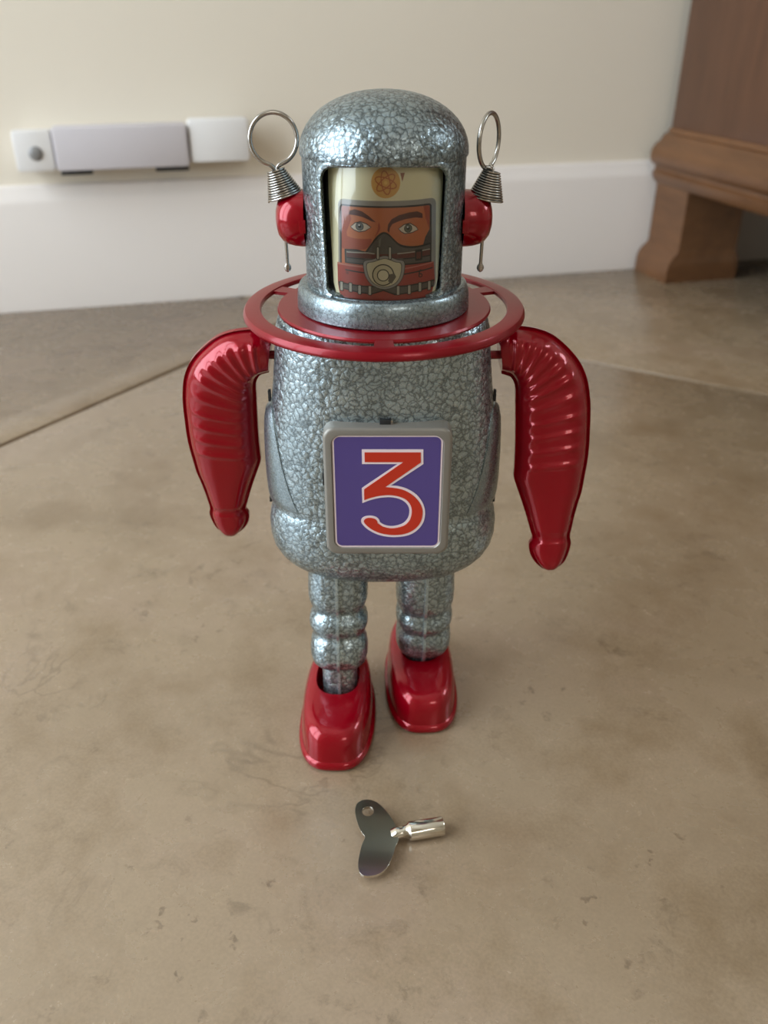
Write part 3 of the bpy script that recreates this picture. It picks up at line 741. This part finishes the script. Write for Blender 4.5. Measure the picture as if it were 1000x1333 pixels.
def arm(side, tilt):
    SUB = 8
    O = crom([(x, z, 0) for x, z in AO], SUB); I = crom([(x, z, 0) for x, z in AI], SUB)
    n = len(O); NS = 34
    fr, bk = [], []
    ribs = [2.0, 2.85, 3.7, 4.5, 5.35, 6.3, 7.4, 8.6, 9.7, 10.75, 11.8]
    for i in range(n):
        t = i / SUB
        w = (O[i] - I[i]).length
        H = 6.6
        if t < 1.2: H = 5.6 + 0.8 * t
        if t > 12: H = 6.6 - (t - 12) * 0.34
        if 17.0 < t <= 18.5: H = 4.8 - 0.5 * math.sin((t - 17.0) / 1.5 * PI)
        if t > 18.5: H = 4.7
        if t > 20: H = 4.7 * math.sqrt(max(0.0, 1 - ((t - 20) / 2.6) ** 2))
        flange = min(0.17, 2.0 / max(w, 0.5))
        fl_end = min(1.0, max(0.0, (23 - t) / 0.9)) if t > 22 else 1.0
        rowf, rowb = [], []
        for j in range(NS + 1):
            s = -1 + 2 * j / NS
            p = I[i].lerp(O[i], (s + 1) / 2)
            u = abs(s) / (1 - flange)
            if u >= 1: h = 0.35 + 0.55 * max(0.0, min(1.0, (abs(s) - 1 + flange * 0.5) / (flange * 0.2)))
            else: h = 0.35 + H * (1 - u ** 3.2) ** 0.62
            if u < 0.9:
                amp = 0.0
                for rb in ribs:
                    dd = (t - rb) / (0.26 if rb < 7 else 0.19)
                    amp += math.exp(-dd * dd)
                win = max(0.0, min(1.0, (0.80 - u) / 0.14))
                h += (0.85 if t < 7 else 0.6) * amp * win
            h = min(h, 0.35 + H * 1.2 + 0.2)
            rowf.append(Vector((p.x, -h, p.y)) / 1000); rowb.append(Vector((p.x, h, p.y)) / 1000)
        fr.append(rowf); bk.append(rowb)
    V, F = [], []
    for rows in (fr, bk):
        o = len(V)
        for r in rows: V += r
        for i in range(n - 1):
            for j in range(NS):
                a = o + i * (NS + 1) + j; F.append((a, a + 1, a + NS + 2, a + NS + 1))
    o = n * (NS + 1)
    for j in (0, NS):
        for i in range(n - 1):
            a = i * (NS + 1) + j; F.append((a, a + NS + 1, o + a + NS + 1, o + a))
    for i in (0, n - 1):
        for j in range(NS):
            a = i * (NS + 1) + j; F.append((a, a + 1, o + a + 1, o + a))
    ct, st = math.cos(tilt), math.sin(tilt)
    out = []
    for p in V:
        x = p.x if side < 0 else -p.x + 0.0006
        y, z = p.y, p.z
        out.append(Vector((x, -0.002 + y * ct - z * st, 0.154 + z * ct + y * st)))
    a = obj('arm', out, F, M['red'], rob, 55)
    return a
arm(-1, math.radians(9.2)); arm(1, math.radians(-9.2))
for sx in (-1, 1):
    v, f = tube([(sx * 0.033, -0.002, 0.1537), (sx * 0.0425, -0.002, 0.1537)], 0.0015, 16)
    obj('shoulder_rod', v, f, M['red_flat'], rob, 40)

# --- legs: two bulged shells with a seam, swung fore and aft from the hips
LP = [(0.080, .0105, .0100), (.070, .0113, .0107), (.061, .0117, .0111), (.0560, .0116, .0110), (.0532, .0108, .0101), (.0516, .0100, .0092), (.0508, .0098, .0090), (.0500, .0101, .0093), (.0484, .0111, .0104), (.0462, .0116, .0110), (.0442, .0115, .0109), (.0422, .0108, .0101),
      (.0408, .0100, .0092), (.0401, .0099, .0091), (.0392, .0103, .0095), (.0372, .0111, .0104), (.0340, .0115, .0108), (.0305, .0114, .0107), (.0275, .0106, .0098), (.0256, .0090, .0081), (.0247, .0072, .0066), (.0200, .0070, .0064), (.0100, .0068, .0062)]
def leg(cx, tilt, drop):
    piv = Vector((cx, YT, 0.078)); ct, st = math.cos(tilt), math.sin(tilt)
    def tr(p):
        y, z = p[1], p[2] - 0.078
        return piv + Vector((p[0], y * ct + z * st, z * ct - y * st - drop))
    v, f = loft([ell(a, b, 56, (0, 0), z, 2.5) for z, a, b in LP]); lg = obj('leg', [tr(p) for p in v], f, M['hammer'], rob, 50)
    for sy in (-1, 1):
        rings = [[(-0.0008, sy * (b - 0.001), z), (-0.0005, sy * (b + 0.0015), z), (0.0005, sy * (b + 0.0015), z), (0.0008, sy * (b - 0.001), z)] for z, a, b in LP]
        v, f = loft(rings); obj('seam', [tr(p) for p in v], f, M['seam'], lg, 50)
leg(-0.0180, math.radians(9.5), -0.0010); leg(0.0165, math.radians(-9.5), 0.0042)
# --- boots
def boot(cx, toe_y, yaw):
    n = 72; Lh, Wh = 0.0305, 0.0156; cy = toe_y + Lh
    def lift(y, z):
        return z if z < 0.005 else 0.005 + (z - 0.005) * (0.84 + 0.36 * min(1.0, (y + Lh) / (1.35 * Lh)))
    def outline(ins, z, toe_in=0.0):
        out = []
        for k in range(n):
            t = 2 * PI * k / n; ct, st = math.cos(t), math.sin(t); e = 3.0
            x = (Wh - ins) * math.copysign(abs(ct) ** (2 / e), ct); y = (Lh - ins) * math.copysign(abs(st) ** (2 / 2.6), st)
            # a little narrower at the heel, toe drawn back with height
            x *= 1 - 0.07 * max(0, y / Lh)
            if y < 0: y += toe_in * (-y / Lh)
            out.append((x, y, lift(y, z)))
        return out
    rings = [outline(0.0012, 0.0002), outline(0.0002, 0.0010), outline(0.0, 0.0024), outline(0.0004, 0.0034), outline(0.0012, 0.0040), outline(0.0014, 0.0060, 0.0001), outline(0.0017, 0.0110, 0.0004), outline(0.0022, 0.0145, 0.0009),
             outline(0.0031, 0.0163, 0.0015), outline(0.0044, 0.0174, 0.0022), outline(0.0060, 0.0179, 0.0030)]
    oc = 0.0034
    hole = [(0.0086 * math.copysign(abs(math.cos(2 * PI * k / n)) ** 0.8, math.cos(2 * PI * k / n)), oc + 0.0100 * math.copysign(abs(math.sin(2 * PI * k / n)) ** 0.8, math.sin(2 * PI * k / n)), 0.0183) for k in range(n)]
    rings.append([(x * 1.03, oc + (y - oc) * 1.03, lift(y, 0.0182)) for x, y, z in hole])
    rings.append([(x, y, lift(y, 0.0176)) for x, y, z in hole]); rings.append([(x, y, 0.008) for x, y, z in hole])
    v, f = loft(rings)
    ca, sa = math.cos(yaw), math.sin(yaw)
    v = [Vector((cx + p[0] * ca - p[1] * sa, cy + p[0] * sa + p[1] * ca, p[2])) for p in v]
    obj('boot', v, f, M['red'], rob, 42)
boot(-0.0190, -0.0470, math.radians(-2)); boot(0.0157, -0.0268, math.radians(3))

# ------------------------------------------------------------------ wind-up key
KO = Vector((0.0050, -0.0779, 0.0035))
key = empty('wind_up_key', (KO.x, KO.y, 0))
tag(key, 'small nickel wind-up key lying on the tile in front of the boots', 'key')
kd = Vector((0.0225, 0.0042, 0)).normalized(); kn = Vector((-kd.y, kd.x, 0))
tl = math.radians(1.0)                                    # the wing leans until one lobe rests on the tile
def KW(a, b, c):
    p = kd * a + kn * (b * math.cos(tl)) + Vector((0, 0, b * math.sin(tl) + c)) + Vector((0, 0, KO.z)); return p
# wing outline in crop units -> floor offsets
CU = 3562 * 5.556
wing_px = [(405,300),(385,265),(350,215),(310,170),(265,138),(215,124),(165,132),(132,160),(122,205),(128,255),(142,300),(160,345),(182,380),(198,402),(190,425),(175,465),(163,520),(155,580),(160,625),(180,655),(215,666),(265,662),(310,645),(350,610),(380,560),(398,510),(412,465),(432,425),(428,380),(415,330)]
def wpt(u, w):
    du, dv = (u - 430) / CU, -(w - 365) / (CU * 0.86)
    wx = Vector((du, dv, 0)); return (wx.dot(kd), wx.dot(kn))
wp = [wpt(*p) for p in wing_px]
wp = [tuple(p)[:2] for p in crom([(x, y, 0) for x, y in wp + wp[:1]], 3)][:-1]
hc = wpt(215, 215); hr = 0.0021
th_ = 0.00055
def key_wing():
    bm = bmesh.new()
    vo = [bm.verts.new((x, y, 0)) for x, y in wp]
    vh = [bm.verts.new((hc[0] + hr * math.cos(2 * PI * k / 24), hc[1] + hr * math.sin(2 * PI * k / 24), 0)) for k in range(24)]
    ed = [bm.edges.new((vo[i], vo[(i + 1) % len(vo)])) for i in range(len(vo))] + [bm.edges.new((vh[i], vh[(i + 1) % 24])) for i in range(24)]
    bmesh.ops.triangle_fill(bm, edges=ed, use_beauty=True, use_dissolve=False)
    bmesh.ops.recalc_face_normals(bm, faces=bm.faces)
    r = bmesh.ops.extrude_face_region(bm, geom=bm.faces[:])
    for vv in [g for g in r['geom'] if isinstance(g, bmesh.types.BMVert)]: vv.co.z += 2 * th_
    bm.verts.index_update()
    V = [KW(vv.co.x, vv.co.y, vv.co.z - th_) for vv in bm.verts]; F = [tuple(vv.index for vv in q.verts) for q in bm.faces]; bm.free()
    o = obj('wing', V, F, M['nickel'], key, 30)
    b = o.modifiers.new('edge', 'BEVEL'); b.width = 0.00025; b.segments = 2; b.limit_method = 'ANGLE'; b.angle_limit = math.radians(50)
    return o
key_wing()
def kring(a, ry, rz, n=28): return [kd * a + kn * (ry * math.cos(2 * PI * k / n)) + Vector((0, 0, KO.z + rz * math.sin(2 * PI * k / n))) for k in range(n)]
v, f = loft([kring(-0.0026, 0.0018, 0.0008), kring(-0.0014, 0.0022, 0.0016), kring(-0.0002, 0.0022, 0.0022), kring(0.0012, 0.0020, 0.0022), kring(0.0030, 0.0022, 0.0024), kring(0.0038, 0.0030, 0.0031), kring(0.0042, 0.0034, 0.0034), kring(0.0160, 0.0034, 0.0034), kring(0.0164, 0.0032, 0.0032), kring(0.0164, 0.0022, 0.0022), kring(0.0090, 0.0021, 0.0021)])
obj('shaft', v, f, M['nickel'], key, 40)
